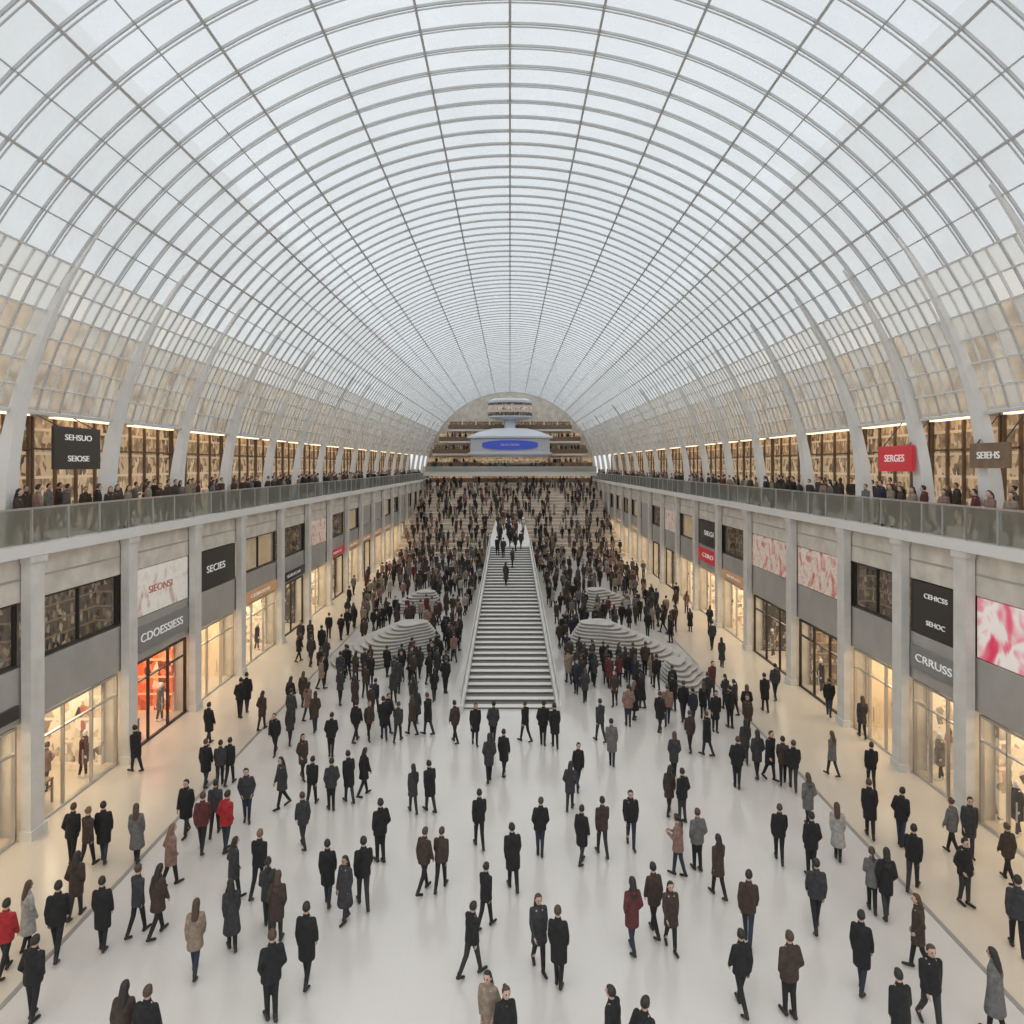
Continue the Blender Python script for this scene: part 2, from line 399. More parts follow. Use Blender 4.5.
def frame(s,y0,y1,z0,z1,name,lab,cat,mull,mt,t=0.08,trans=None,x=15.05):
    b=MB()
    b.box(s*x,s*(x+.12),y0,y0+t,z0,z1); b.box(s*x,s*(x+.12),y1-t,y1,z0,z1)
    b.box(s*x,s*(x+.12),y0+t,y1-t,z0,z0+t); b.box(s*x,s*(x+.12),y0+t,y1-t,z1-t,z1)
    for k in range(1,mull):
        yy=y0+(y1-y0)*k/mull; b.box(s*x,s*(x+.12),yy-t/3,yy+t/3,z0+t,z1-t)
    if trans: b.box(s*x,s*(x+.12),y0+t,y1-t,trans-t/3,trans+t/3)
    ob=b.obj(name,[mt],label=lab,category=cat,origin=(s*(x+.06),(y0+y1)/2,z0))
    for k in range(mull):
        p=MB(); a=y0+(y1-y0)*k/mull; c=y0+(y1-y0)*(k+1)/mull
        xx=s*(x+.06); p.quad((xx,a+t/2,z0+t/2),(xx,c-t/2,z0+t/2),(xx,c-t/2,z1-t/2),(xx,a+t/2,z1-t/2))
        p.obj("glass_pane",[M['pane']],parent=ob)
    return ob

INT={'cream':'g_cream','red':'g_red','brown':'g_brown','dark':'g_dark','beige':'g_beige'}
rack_spots=[]
def bay(s,y0,y1,up,shop,sgn=None,uptext=None,near=False,split=2):
    a=y0+0.34; c=y1-0.34
    b=MB(); b.box(s*18.6,s*18.95,y0+.16,y1-.16,0,3.5); b.box(s*15.7,s*18.6,y1-.34,y1-.16,0,3.5)
    b.obj("display_wall",[M[INT[shop]]],label="%s shop display wall stacked with goods"%{'cream':'cream','red':'orange red','brown':'brown','dark':'dark','beige':'plain beige'}[shop],category="shop display",group="shop display walls",origin=(s*18.8,(y0+y1)/2,0))
    b=MB(); b.box(s*15.8,s*18.2,y0+.8,y1-.8,3.55,3.63)
    b.obj("added_ceiling_lamp",[M['lamp']],label="added warm flat ceiling lamp lighting a shop",category="ceiling lamp",group="added shop ceiling lamps",origin=(s*17,(y0+y1)/2,3.63))
    fm=M['darkmetal'] if shop in('dark','brown','red') else M['alu']
    f=frame(s,a,c,0.0,3.5,"shopfront","glazed %s shopfront with metal frame"%shop,"shopfront",split,fm,trans=2.7 if near else None)
    if near:
        h=MB(); ym=(a+c)/2; h.box(s*15.0,s*15.03,ym+.12,ym+.16,0.9,1.5); h.obj("door_handle",[M['alu']],parent=f)
    if up in('brown','dark2','beige'):
        b=MB(); b.box(s*15.9,s*16.1,y0+.16,y1-.34,3.86,7.6); b.box(s*15.35,s*15.9,y1-.34,y1-.16,3.86,7.6)
        b.obj("upper_display",[M['g_brown' if up=='brown' else ('g_dark' if up=='dark2' else 'g_beige')]],label="upper storey window display crowded with goods",category="shop display",group="upper display walls",origin=(s*16,(y0+y1)/2,3.86))
        frame(s,a,c,5.34,7.3,"display_window","wide upper storey display window with dark frame","window",2 if near else 1,M['darkmetal'])
    elif up in('poster_w','poster_p','poster_r'):
        lab={'poster_w':"backlit white advertising poster with faint red lettering",'poster_p':"backlit pink and white advertising poster",'poster_r':"backlit red and cream advertising poster"}[up]
        sign(s,a,c,5.34,7.26,M[up],uptext,M['redl'] if up=='poster_w' else M['pale'],x=14.99,name="poster",cat="poster",lab=lab,ts=0.17,frac=.4)
    elif up=='dark':
        sign(s,a,c,5.34,7.25,M['black'],uptext or "SEIHS",M['white'],frac=.45,x=14.99,lab="large black sign panel with small white lettering",ts=0.2)
    elif up=='grey':
        b=MB(); b.box(s*15.0,s*15.2,a,c,5.34,7.28); b.obj("wall_panel",[M['span']],label="plain grey infill panel above a shop",category="wall panel",origin=(s*15.1,(a+c)/2,5.34))
    if sgn:
        txt,bd,tm,z0,z1=sgn
        sign(s,a+.1,c-.1,z0,z1,M[bd],txt,M[tm],x=14.90,frac=.75 if bd=='greysign' else .55,ts=.38 if bd=='greysign' else .33,lab="%s shop sign with %s lettering"%({'black':'black','greysign':'dark grey','redsign':'red','orangesign':'tan','span':'grey','poster_w':'white'}[bd],'white' if tm=='white' else 'red'))
    if near: rack_spots.append((s,y0,y1,shop))

L=[('brown','cream',None,None),
   ('brown','cream',("SESOIE",'black','white',3.8,4.2),None),
   ('brown','cream',None,None),
   ('poster_w','red',("CDOESSIESS",'greysign','white',3.95,4.95),"SIEONSI"),
   ('dark','beige',None,"SECIES"),
   ('beige','cream',("CESROOSE",'orangesign','white',3.6,4.2),None),
   ('brown','dark',("SEOI",'black','white',3.7,4.3),None),
   ('poster_r','cream',None,None),
   ('brown','brown',("SEICS",'redsign','white',3.7,4.3),None)]
Rr=[('poster_p','cream',None,None),
   ('poster_p','cream',None,None),
   ('poster_p','cream',None,None),
   ('dark','cream',("CRRUSS",'greysign','white',4.05,4.85),"CEHICSS|SEHOC"),
   ('brown','beige',None,None),
   ('poster_r','brown',None,None),
   ('poster_r','dark',None,None),
   ('brown','cream',("SEC",'orangesign','white',3.7,4.2),None),
   ('dark','cream',("CERO",'redsign','white',4.1,5.1),"SIEGI")]
ups=['brown','beige','poster_r','brown','grey','brown']; shops=['cream','beige','brown','cream','dark','cream']
def run(s,ys,spec):
    for i in range(len(ys)-1):
        y0,y1=ys[i],ys[i+1]
        if y1>Y1: continue
        near = 18<y1 and y0<40
        if i<len(spec): u,sh,sg,ut=spec[i]
        else:
            u=rnd.choice(ups); sh=rnd.choice(shops); ut=None
            sg=rnd.choice([None,None,None,("SEIOS",'redsign','white',3.8,4.3),("SEORI",'orangesign','white',3.7,4.2)])
        bay(s,y0,y1,u,sh,sg,ut,near,split=3 if near else 2)
        b=MB(); b.box(s*14.84,s*14.90,y0+.02,y1-.02,10.12,10.18)
        rl=b.obj("gallery_railing",[M['alu']],label="glass gallery railing with metal handrail",category="railing",group="gallery railings",origin=(s*14.87,(y0+y1)/2,9.05))
        g=MB(); g.box(s*14.86,s*14.88,y0+.03,y1-.03,9.08,10.12); g.obj("glass_pane",[M['rail']],parent=rl)
        for k in range(3):
            yy=y0+.05+(y1-y0-.1)*k/3
            p=MB(); p.box(s*14.83,s*14.91,yy-.025,yy+.025,9.05,10.12); p.obj("post",[M['alu']],parent=rl)
        q=MB(); x=18.7
        q.box(s*x,s*(x+.2),y0+.1,y1-.1,9.05,13.4,0)
        for k in range(5):
            yy=y0+.1+(y1-y0-.2)*k/4; q.box(s*(x-.12),s*x,yy-.05,yy+.05,9.05,13.4,1)
        q.box(s*(x-.12),s*x,y0+.1,y1-.1,12.1,12.18,1)
        q.obj("gallery_shopfront",[M['g_gallery'],M['fbrown']],label="warmly lit shopfront on the upper gallery",category="shopfront",group="gallery shopfronts",origin=(s*x,(y0+y1)/2,9.05))
        b=MB(); b.box(s*18.1,s*18.45,y0+.8,y1-.8,13.36,13.42)
        b.obj("added_ceiling_lamp",[M['lamp2']],label="added warm strip lamp under the gallery ceiling",category="ceiling lamp",group="added gallery ceiling lamps",origin=(s*18.3,(y0+y1)/2,13.42))
run(-1,left_y,L); run(1,right_y,Rr)

def gsign(s,y0,y1,z0,z1,board,txt,lab):
    x=15.1
    ob=sign(s,y0,y1,z0,z1,board,txt,M['white'],x=x,lab=lab,ts=.30,frac=.58)
    for yy in (y0+.3,y1-.3):
        p=MB(); p.capsule((s*(x+.06),yy,z1),(s*15.9,yy,13.2),.02,.02,6); p.obj("hanger_rod",[M['darkmetal']],parent=ob)
    return ob
gsign(-1,23.2,25.8,11.35,12.8,M['black'],"SEHSUO|SEIOSE","black gallery sign with two lines of white lettering")
gsign(1,26.3,28.7,11.25,12.25,M['redsign'],"SERGES","red gallery sign with white lettering")
gsign(1,21.2,23.0,11.4,12.2,M['fbrown'],"SEIEHS","brown gallery sign with pale lettering")

# ------------------------------------------------------------ staircase
NS=40; rise=0.098; run_=0.805; ys0=33.0; SW=2.15; SWT=1.72
ye=ys0+NS*run_; zt=NS*rise
def hw(t): return SW+(SWT-SW)*t
body=MB()
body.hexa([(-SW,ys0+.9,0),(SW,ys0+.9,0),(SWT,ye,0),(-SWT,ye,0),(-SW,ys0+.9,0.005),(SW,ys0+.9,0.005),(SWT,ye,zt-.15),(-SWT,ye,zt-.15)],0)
st=body.obj("staircase",[M['stair_dark']],label="long pale central staircase with dark grey bands",category="staircase",origin=(0,ys0,0))
sm=MB(); sm.box(-1,1,-0.02,0.38,rise-0.03,rise,0); sm.box(-1,1,0.0,run_,0.0,rise-0.03,1); sm.box(-1,1,0.38,run_,rise-0.03,rise-0.004,1)  # dark colour covers the riser and the rear strip of each tread
sme=sm.mesh("step",[M['stair'],M['stair_dark']])
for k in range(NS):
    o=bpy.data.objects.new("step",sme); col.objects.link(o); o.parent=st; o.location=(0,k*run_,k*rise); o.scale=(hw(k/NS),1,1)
for s in (-1,1):
    b=MB()
    def sx(t,o): return s*(hw(t)+o)
    a0,a1=sorted((sx(0,0.02),sx(0,.24))); c0,c1=sorted((sx(1,0.02),sx(1,.24)))
    b.hexa([(a0,ys0-.6,0),(a1,ys0-.6,0),(c1,ye,0),(c0,ye,0),(a0,ys0-.6,.36),(a1,ys0-.6,.36),(c1,ye,zt+.36),(c0,ye,zt+.36)])
    ob=b.obj("balustrade",[M['stair']],label="sloping white stone balustrade beside the staircase",category="balustrade",group="stair balustrades",origin=(s*(SW+.13),ys0,0))
    h=MB(); h.capsule((sx(0,.13),ys0-.5,1.05),(sx(1,.13),ye,zt+1.05),.035,.035); h.obj("handrail",[M['alu']],parent=ob,smooth=True)
    g=MB(); g.quad((sx(0,.13),ys0-.5,.38),(sx(1,.13),ye,zt+.38),(sx(1,.13),ye,zt+1.03),(sx(0,.13),ys0-.5,1.03)); g.obj("glass_pane",[M['rail']],parent=ob)
    for k in range(15):
        t=k/14; yy=ys0-.5+(ye-ys0+.45)*t; zz=.36+zt*t
        p=MB(); p.box(sx(t,.11),sx(t,.15),yy-.02,yy+.02,zz-.03,zz+.67); p.obj("post",[M['alu']],parent=ob)
wz=zt
TY0=88.0; TD=1.6; TR=.40; NT=20
def tz(y): return TR*(int((y-TY0)/TD)+1)
b=MB(); b.box(-2.0,2.0,ye,102.3,wz-.35,wz,0)
for yy in (68,75,82,90): b.box(-.5,.5,yy-.5,yy+.5,0,wz-.35,0)
b.obj("elevated_walkway",[M['stair']],label="white raised walkway leading from the stair top",category="walkway")
b=MB()
for k in range(NT):
    ya=TY0+TD*k; zz=TR*(k+1)
    if ya<102: b.box(-14.5,-2.3,ya,ya+TD,0,zz,0); b.box(2.3,14.5,ya,ya+TD,0,zz,0)
    else: b.box(-14.5,14.5,ya,ya+TD,0,zz,0)
b.obj("terraced_steps",[M['terr']],label="broad warm stone terraced steps filled with people",category="terrace")

def mound(cx,cy,rx,ry,h,nl,tilt,ph):
    b=MB()
    mod=lambda a: 1+.13*math.sin(2*a+ph)+.12*math.sin(3*a+ph*2)
    for k in range(nl):
        t=k/nl; sc=1-0.80*t**1.15; ox=tilt*rx*0.75*t; oy=ry*.35*t
        z0=h*k/nl; z1=h*(k+1)/nl
        b.loft([(ox,oy,z0,rx*sc,ry*sc),(ox,oy,z1-.04,rx*sc,ry*sc)],40,1,mod)
        b.loft([(ox,oy,z1-.04,rx*sc+.05,ry*sc+.05),(ox,oy,z1,rx*sc+.05,ry*sc+.05)],40,0,mod)
    ob=b.obj("seating_mound",[M['mound'],M['mound2']],label="low grey ridged stone seating mound on the concourse",category="seating mound",group="seating mounds")
    ob.location=(cx,cy,0)
mounds=[(-7.7,42.6,3.0,3.3,1.7,12,0.75,.4),(7.2,42.3,3.2,3.3,1.8,12,-0.8,2.1),(9.4,37.4,1.3,2.0,.9,6,-.5,.2),(-7.6,56,2.0,2.4,1.3,8,.6,1.4),(7.9,57,2.1,2.4,1.3,8,-.6,.7)]
for m_ in mounds: mound(*m_)

# ------------------------------------------------------------ far end
b=MB(); pts=[P(pi*k/40,R,Y1) for k in range(41)]
b.v+=[(-16,Y1,0),(16,Y1,0)]+pts; b.f.append(tuple(range(len(b.v)))); b.m.append(0)
b.obj("wall_far",[M['wall']],label="arched end wall of the hall",category="wall",kind="structure")
def endlevel(z0,z1,hw,y,mt,lab):
    b=MB(); b.box(-hw,hw,y,y+.4,z0,z1,0)
    nn=int(hw*2/2.4)
    for k in range(nn+1):
        xx=-hw+2*hw*k/nn; b.box(xx-.12,xx+.12,y-.2,y,z0,z1,1)
    b.box(-hw,hw,y-1.4,y,z0-.35,z0,1)
    b.box(-hw,hw,y-1.4,y-1.3,z0,z0+.8,2)
    b.obj("end_shopfront",[M[mt],M['slab'],M['fbrown']],label=lab,category="shopfront",group="end wall shopfronts")
wallpiece("floor_far",[(-14.7,14.7,120.2,130.9,7.7,8.0,0)],[M['terr']],"stone landing at the top of the terraces","floor")
endlevel(8.36,9.7,14.4,126.3,'g_gallery',"warmly lit row of shops below the bridge")
endlevel(11.2,12.9,15.0,128.8,'g_gallery',"warm row of shops on the end wall")
endlevel(13.6,15.2,14.2,129.4,'g_brown',"brown middle row of shops on the end wall")
endlevel(15.9,17.4,13.0,130.0,'g_gallery',"lit upper row of shops on the end wall")
endlevel(18.1,19.6,11.4,130.5,'g_brown',"top row of shop windows on the end wall")
b=MB(); b.box(-14.55,14.55,117.5,120.1,9.7,10.4,0); b.box(-14.55,14.55,117.4,117.5,10.4,11.3,1)
b.obj("footbridge",[M['slab'],M['rail']],label="white footbridge crossing the hall between galleries",category="bridge")
pv=MB()
pv.loft([(0,123.3,11.6,4.5,2.0),(0,123.3,12.1,5.6,2.6),(0,123.3,12.9,6.8,3.1),(0,123.3,13.3,7.5,3.5),(0,123.3,13.6,7.5,3.5),(0,123.3,13.8,7.0,3.2),(0,123.3,16.0,7.0,3.2),(0,123.3,16.2,7.6,3.55),(0,123.3,16.5,7.5,3.5),(0,123.3,17.3,5.6,2.6),(0,123.3,17.9,3.2,1.5)],40,0)
po=pv.obj("pavilion",[M['palewhite']],label="rounded pale pavilion with a blue sign band",category="pavilion",origin=(0,123.3,11))
q=MB(); nb=16
outer=[]
for k in range(nb+1):
    a=math.radians(228+84*k/nb); hgt=.8*math.sqrt(max(.2,1-((k-nb/2)/(nb/2))**2*.8))
    x0=7.02*math.cos(a); y0_=3.22*math.sin(a); x1=7.2*math.cos(a); y1_=3.4*math.sin(a)
    outer.append([(x0,123.3+y0_,14.95-hgt),(x1,123.3+y1_,14.95-hgt),(x1,123.3+y1_,14.95+hgt),(x0,123.3+y0_,14.95+hgt)])
q.rings(outer); q.obj("sign_band",[M['blue']],label="rounded blue screen with faint lettering",parent=po)
text_obj("SEOCIESSE",.5,(0,119.86,14.95),0,M['pale'],po,width=3.2)
q=MB(); q.loft([(0,123.3,11.9,5.3,2.5),(0,123.3,12.8,6.8,3.15)],40,0)
q.obj("window_band",[M['g_gallery']],parent=po)
dr=MB(); dr.loft([(0,126,19.6,2.2,1.4),(0,126,20.0,3.9,2.4),(0,126,23.0,3.9,2.4),(0,126,23.4,3.0,1.9)],32,0)
do=dr.obj("drum_lantern",[M['palewhite']],label="round pale drum with dark window rings",category="drum",origin=(0,126,19.6))
q=MB(); q.loft([(0,126,20.3,3.96,2.46),(0,126,20.9,3.96,2.46)],32,0); q.loft([(0,126,22.2,3.96,2.46),(0,126,22.6,3.96,2.46)],32,0)
q.obj("window_ring",[M['g_dark']],parent=do)
q=MB(); q.loft([(0,126,21.3,3.97,2.47),(0,126,21.8,3.97,2.47)],32,0); q.obj("lit_ring",[M['g_gallery']],parent=do,label="warm lit window ring")
q=MB(); q.loft([(0,125,17.5,1.0,.8),(0,126,19.7,1.0,.8)],16,0); q.obj("stem",[M['palewhite']],parent=do)

# ------------------------------------------------------------ people
skin=[mat("skin_light",(0.52,0.34,0.26),0.55),mat("skin_tan",(0.36,0.22,0.15),0.55)]
eye=mat("eye_dark",(0.03,0.02,0.02),0.3); lip=mat("lip",(0.40,0.15,0.13),0.5)
hairm={'black':mat("hair_black",(0.018,0.014,0.012),0.5,bump=.3,nscale=60),'brown':mat("hair_brown",(0.065,0.038,0.024),0.5,bump=.3,nscale=60),'light brown':mat("hair_light_brown",(0.17,0.10,0.06),0.5,bump=.3,nscale=60)}
coatm={}
for k,c in {'black':(0.014,0.014,0.015),'charcoal':(0.04,0.04,0.043),'dark brown':(0.055,0.036,0.027),'navy':(0.02,0.024,0.04),'maroon':(0.11,0.028,0.028),'red':(0.36,0.02,0.025),'beige':(0.27,0.21,0.155),'grey':(0.14,0.138,0.135),'pale grey':(0.36,0.345,0.33),'pink brown':(0.25,0.15,0.125)}.items():
    coatm[k]=mat("coat_"+k.replace(' ','_'),c,0.85,noise=.35,nscale=9)
trm={'black':mat("trousers_black",(0.013,0.013,0.015),0.8),'dark blue':mat("trousers_denim",(0.022,0.03,0.05),0.8),'charcoal':mat("trousers_charcoal",(0.03,0.03,0.032),0.8)}
shoe=mat("shoe_black",(0.012,0.011,0.01),0.4)

def rot(v,a):
    c,s_=math.cos(a),math.sin(a); return Vector((v[0],v[1]*c-v[2]*s_,v[1]*s_+v[2]*c))
def figure(sp, lod=0):
    seg=12 if lod==0 else 7; caps=3 if lod==0 else 1
    w=sp.get('w',1.0); st=math.radians(sp['stride']); sh_=sp.get('sway',0)
    parts={k:MB() for k in('body','coat','trousers','hair','shoe_a','shoe_b')}
    B=parts['body']; C=parts['coat']; T=parts['trousers']; Hh=parts['hair']
    for sd,ph in ((-1,1),(1,-1)):
        S=parts['shoe_a' if sd<0 else 'shoe_b']
        th=st*ph
        u = th*0.85 if th>0 else th*1.7-math.radians(5)
        if abs(st)<.02: th=math.radians(2*ph); u=th
        hip=Vector((sd*.078*w,0,.92)); kn=hip+.43*Vector((-sd*.03,math.sin(th),-math.cos(th)))
        an=kn+.41*Vector((-sd*.03,math.sin(u),-math.cos(u)))
        foot_p = u*0.75 if u<0 else u*.35
        toe=an+rot((sd*.02,.17,-.055),foot_p); heel=an+rot((0,-.045,-.05),foot_p)
        if lod==0:
            B.capsule(hip,kn,.078,.052,seg); B.capsule(kn,an,.05,.036,seg); B.capsule(heel,toe,.036,.03,seg)
        T.capsule(hip,kn,.088*w,.062,seg,caps=caps); T.capsule(kn,an+Vector((0,0,.03)),.062,.048,seg,caps=caps)
        S.capsule(heel,toe,.044,.036,seg,caps=caps); S.capsule(an+Vector((0,0,.06)),heel+Vector((0,.02,0)),.048,.042,seg,caps=caps)
    T.loft([(0,0,.84,.14*w,.10),(0,0,.92,.158*w,.118),(0,0,1.0,.15*w,.105)],seg)
    if lod==0:
        B.loft([(0,0,.84,.12,.08),(0,0,.92,.142*w,.105),(0,0,1.08,.118*w,.09),(0,0,1.26,.142*w,.105),(0,-.005,1.38,.145*w,.095),(0,-.01,1.45,.08,.065)],seg)
        B.capsule((0,-.012,1.42),(0,.005,1.54),.054,.050,seg)
    tilt=sp.get('look',0)
    hc=Vector((0,.02+.02*tilt,1.61))
    B.ellipsoid(hc,(.074,.092,.112),seg if lod==0 else 7,9 if lod==0 else 5)
    if lod==0:
        B.ellipsoid(hc+Vector((0,.02,-.055)),(.055,.062,.062),10,6)
        B.capsule(hc+Vector((0,.09,.005)),hc+Vector((0,.107,-.028)),.010,.014,8)
        for sd in (-1,1): B.ellipsoid(hc+Vector((sd*.075,-.005,-.01)),(.014,.02,.032),8,6)
    hem=sp['hem']; fl_=sp.get('flare',.0)
    def wav(a): return 1+.035*math.sin(5*a+hem*30)
    rs=[(0,0,hem,(.176+fl_)*w,.152+fl_*.8),(0,0,hem+.03,(.182+fl_)*w,.157+fl_*.8)]
    if hem<.8: rs.append((0,0,.85,.184*w,.15))
    rs+=[(0,-.004,.96,.176*w,.142),(0,-.006,1.12,.166*w,.136),(0,-.014,1.25,.172*w,.142),(0,-.018,1.33,.166*w,.130),(0,-.016,1.395,.136*w,.102),(0,-.008,1.44,.085,.078)]
    C.loft(rs,seg if lod else 18,0,None if lod else wav)
    if lod==0: C.loft([(0,-.008,1.41,.090,.085),(0,-.006,1.47,.074,.074),(0,-.006,1.505,.068,.068)],12)
    if sp.get('hood') and lod==0: C.ellipsoid((0,-.085,1.425),(.105,.065,.058),12,8)
    for sd,ph in ((-1,-1),(1,1)):
        a=st*.8*ph+math.radians(2); bend=math.radians(sp.get('bend',14))
        if sp.get('hold'): a=math.radians(8); bend=math.radians(95)
        if sp.get('pocket'): a=math.radians(-12); bend=math.radians(48)
        sh=Vector((sd*.150*w,-.010,1.372))
        el=sh+.285*Vector((sd*(.24 if sp.get('pocket') else .14),math.sin(a),-math.cos(a))).normalized()
        f=a+bend; fd=Vector((-sd*(.35 if sp.get('hold') else (.28 if sp.get('pocket') else .08)),math.sin(f),-math.cos(f))).normalized()
        wr=el+.25*fd
        if lod==0:
            B.capsule(sh,el,.047,.037,seg); B.capsule(el,wr,.036,.024,seg)
            inn=Vector((-sd,0,0))
            inn=(inn-fd*inn.dot(fd)).normalized(); side=fd.cross(inn).normalized()
            if side.y<0: side=-side
            for o_ in (-.022,-.007,.008,.022): B.capsule(wr+fd*.005+side*o_*.7,wr+fd*.085+side*o_,.015,.013,8,caps=2)
            for o_,ln in ((-.028,.028),(-.0095,.036),(.0095,.039),(.028,.034)):
                p0=wr+fd*.085+side*o_; p1=p0+fd*ln+inn*.008; p2=p1+fd*ln*.75+inn*.022
                B.capsule(p0,p1,.0092,.0085,8,caps=2); B.capsule(p1,p2,.0085,.0072,8,caps=2)
            t0=wr+fd*.025+side*.018; t1=t0+fd*.035+side*.025+inn*.008; t2=t1+fd*.03+side*.006+inn*.01
            B.capsule(t0,t1,.0125,.011,8,caps=2); B.capsule(t1,t2,.0105,.009,8,caps=2)
        else:
            B.capsule(wr,wr+fd*.13,.03,.025,6,caps=1)
        C.capsule(sh,el,.068,.057,seg,caps=caps); C.capsule(el,wr-fd*.01,.057,.045,seg,caps=caps)
    hs=sp['hair']
    def fn(p):
        q=p.copy()
        if p.y>.02 and p.z<.05:
            q.y=min(p.y,.03); q.x*=.96
        if p.z<-.065 and hs!='long': q.z=-.065; q.x*=.85; q.y=min(q.y,0)
        return q
    Hh.ellipsoid(hc+Vector((0,-.014,.014)),(.088,.104,.118),16 if lod==0 else 8,12 if lod==0 else 5,fn=fn)
    if hs=='long':
        Hh.loft([(0,-.118,1.24,.045,.018),(0,-.120,1.32,.078,.034),(0,-.085,1.45,.088,.052),(0,-.035,1.58,.088,.074),(0,-.02,1.65,.08,.07)],12 if lod==0 else 7)
    if hs=='bun' and lod==0: Hh.ellipsoid(hc+Vector((0,-.115,.06)),(.045,.042,.042),10,8)
    if hs=='tail' and lod==0: Hh.loft([(0,-.15,1.38,.015,.012),(0,-.155,1.5,.032,.028),(0,-.13,1.6,.034,.03),(0,-.09,1.66,.022,.022)],10)
    mz=min(v[2] for k in('shoe_a','shoe_b') for v in parts[k].v)
    for p in parts.values():
        nv=[]
        for v in p.v:
            z=v[2]-mz; t=max(0,(z-.8)/.9)
            nv.append((v[0]+sh_*t*.05, v[1]+.03*t*t, z))
        p.v=nv
    return parts, mz
def remesh(mb,vs,dec,mats,it=3):
    me=mb.mesh("tmp",[]); o=bpy.data.objects.new("tmp",me); col.objects.link(o)
    r=o.modifiers.new("r",'REMESH'); r.mode='VOXEL'; r.voxel_size=vs
    s_=o.modifiers.new("s",'SMOOTH'); s_.iterations=it; s_.factor=.5
    d=o.modifiers.new("d",'DECIMATE'); d.ratio=dec
    bpy.context.view_layer.update()
    dg=bpy.context.evaluated_depsgraph_get()
    m2=bpy.data.meshes.new_from_object(o.evaluated_get(dg)); bpy.data.objects.remove(o)
    m2.materials.clear()
    for m in mats: m2.materials.append(m)
    m2.polygons.foreach_set("use_smooth",[True]*len(m2.polygons)); m2.polygons.foreach_set("material_index",[0]*len(m2.polygons))
    return m2
specs=[
 dict(stride=14,hem=.78,hair='short',w=1.05,d="hip-length jacket",p="walking",hood=1,sway=.4),
 dict(stride=10,hem=.55,hair='short',w=1.02,d="knee-length coat",p="walking",sway=-.5),
 dict(stride=13,hem=.62,hair='long',w=.92,d="fitted coat",p="walking",flare=.02,sway=.5),
 dict(stride=6,hem=.42,hair='long',w=.92,d="flared long coat",p="standing",flare=.05,sway=-.6),
 dict(stride=3,hem=.76,hair='short',w=1.06,d="hooded jacket",p="standing",hood=1,pocket=1,sway=.6),
 dict(stride=-13,hem=.74,hair='bun',w=.92,d="short coat",p="walking",sway=-.3),
 dict(stride=-15,hem=.80,hair='short',w=1.04,d="short jacket",p="walking",hood=1,sway=.3),
 dict(stride=8,hem=.70,hair='tail',w=.92,d="short coat",p="walking",hold=1,flare=.01,look=1),
 dict(stride=-10,hem=.60,hair='long',w=.94,d="hooded coat",p="walking",hood=1,pocket=1,sway=.4),
 dict(stride=4,hem=.52,hair='short',w=1.04,d="long coat",p="standing",bend=20,sway=-.7),
]
protos=[]; singles=[]; lods=[]
for i,sp in enumerate(specs):
    P_,mz=figure(sp,0)
    meshes={}
    bm_=remesh(P_['body'],.0075,.45,[skin[i%2 if i in(3,6) else 0],eye,lip],2)
    hz=1.61-mz; tt=(hz-.8)/.9
    hc=Vector((sp.get('sway',0)*tt*.05,.02+.02*sp.get('look',0)+.03*tt*tt,hz))
    for p in bm_.polygons:
        c=p.center
        if c.z>hc.z-.1 and c.y>hc.y+.05:
            for sd in(-1,1):
                if (c-(hc+Vector((sd*.03,.08,.012)))).length<.016: p.material_index=1
            if abs(c.x-hc.x)<.024 and abs(c.z-(hc.z-.055))<.009: p.material_index=2
    meshes['body']=bm_
    meshes['coat']=remesh(P_['coat'],.016,.5,[coatm['black']],5)
    meshes['trousers']=remesh(P_['trousers'],.016,.4,[trm['black']])
    meshes['shoe_a']=remesh(P_['shoe_a'],.011,.4,[shoe])
    meshes['shoe_b']=remesh(P_['shoe_b'],.011,.4,[shoe])
    meshes['hair']=remesh(P_['hair'],.010,.5,[hairm['black']])
    for k,m in meshes.items(): m.name="person_"+k
    protos.append(meshes)
    Q,_=figure(sp,1)
    m=MB()
    for idx,k in ((0,'coat'),(1,'trousers'),(2,'body'),(3,'hair'),(4,'shoe_a'),(4,'shoe_b')):
        o=len(m.v); m.v+=Q[k].v; m.f+=[tuple(a+o for a in f) for f in Q[k].f]; m.m+=[idx]*len(Q[k].f)
    lods.append(m)
    m3=MB()
    for idx,k in ((0,'coat'),(1,'trousers'),(2,'body'),(3,'hair'),(4,'shoe_a'),(4,'shoe_b')):
        src=meshes[k]
        o=len(m3.v); m3.v+=[tuple(v.co) for v in src.vertices]
        for p in src.polygons: m3.f.append(tuple(a+o for a in p.vertices)); m3.m.append(idx)
    singles.append(m3.mesh("person_single",[coatm['black'],trm['black'],skin[0],hairm['black'],shoe],smooth=True))
cw=['black']*12+['charcoal']*6+['dark brown']*5+['navy']*3+['grey']*2+['maroon','beige','pink brown']
cw2=['black']*6+['charcoal']*6+['dark brown']*8+['navy']*1+['grey']*4+['maroon']*2+['beige']*5+['pink brown']*4+['pale grey']*2
hw_=['black']*6+['brown']*4+['light brown']
placed=[]
def ok(x,y,r=.55):
    for (a,b,_) in placed:
        if abs(a-x)<r and abs(b-y)<r and (a-x)**2+(b-y)**2<r*r: return False
    return True
cand=[]
def px(x,fy,colour=None,var=None,z=0.0):
    d=F*(H-z)/(fy-HY); X=(x-HX)/F*d
    cand.append([X,d,z,colour,var,None]); placed.append((X,d,z))
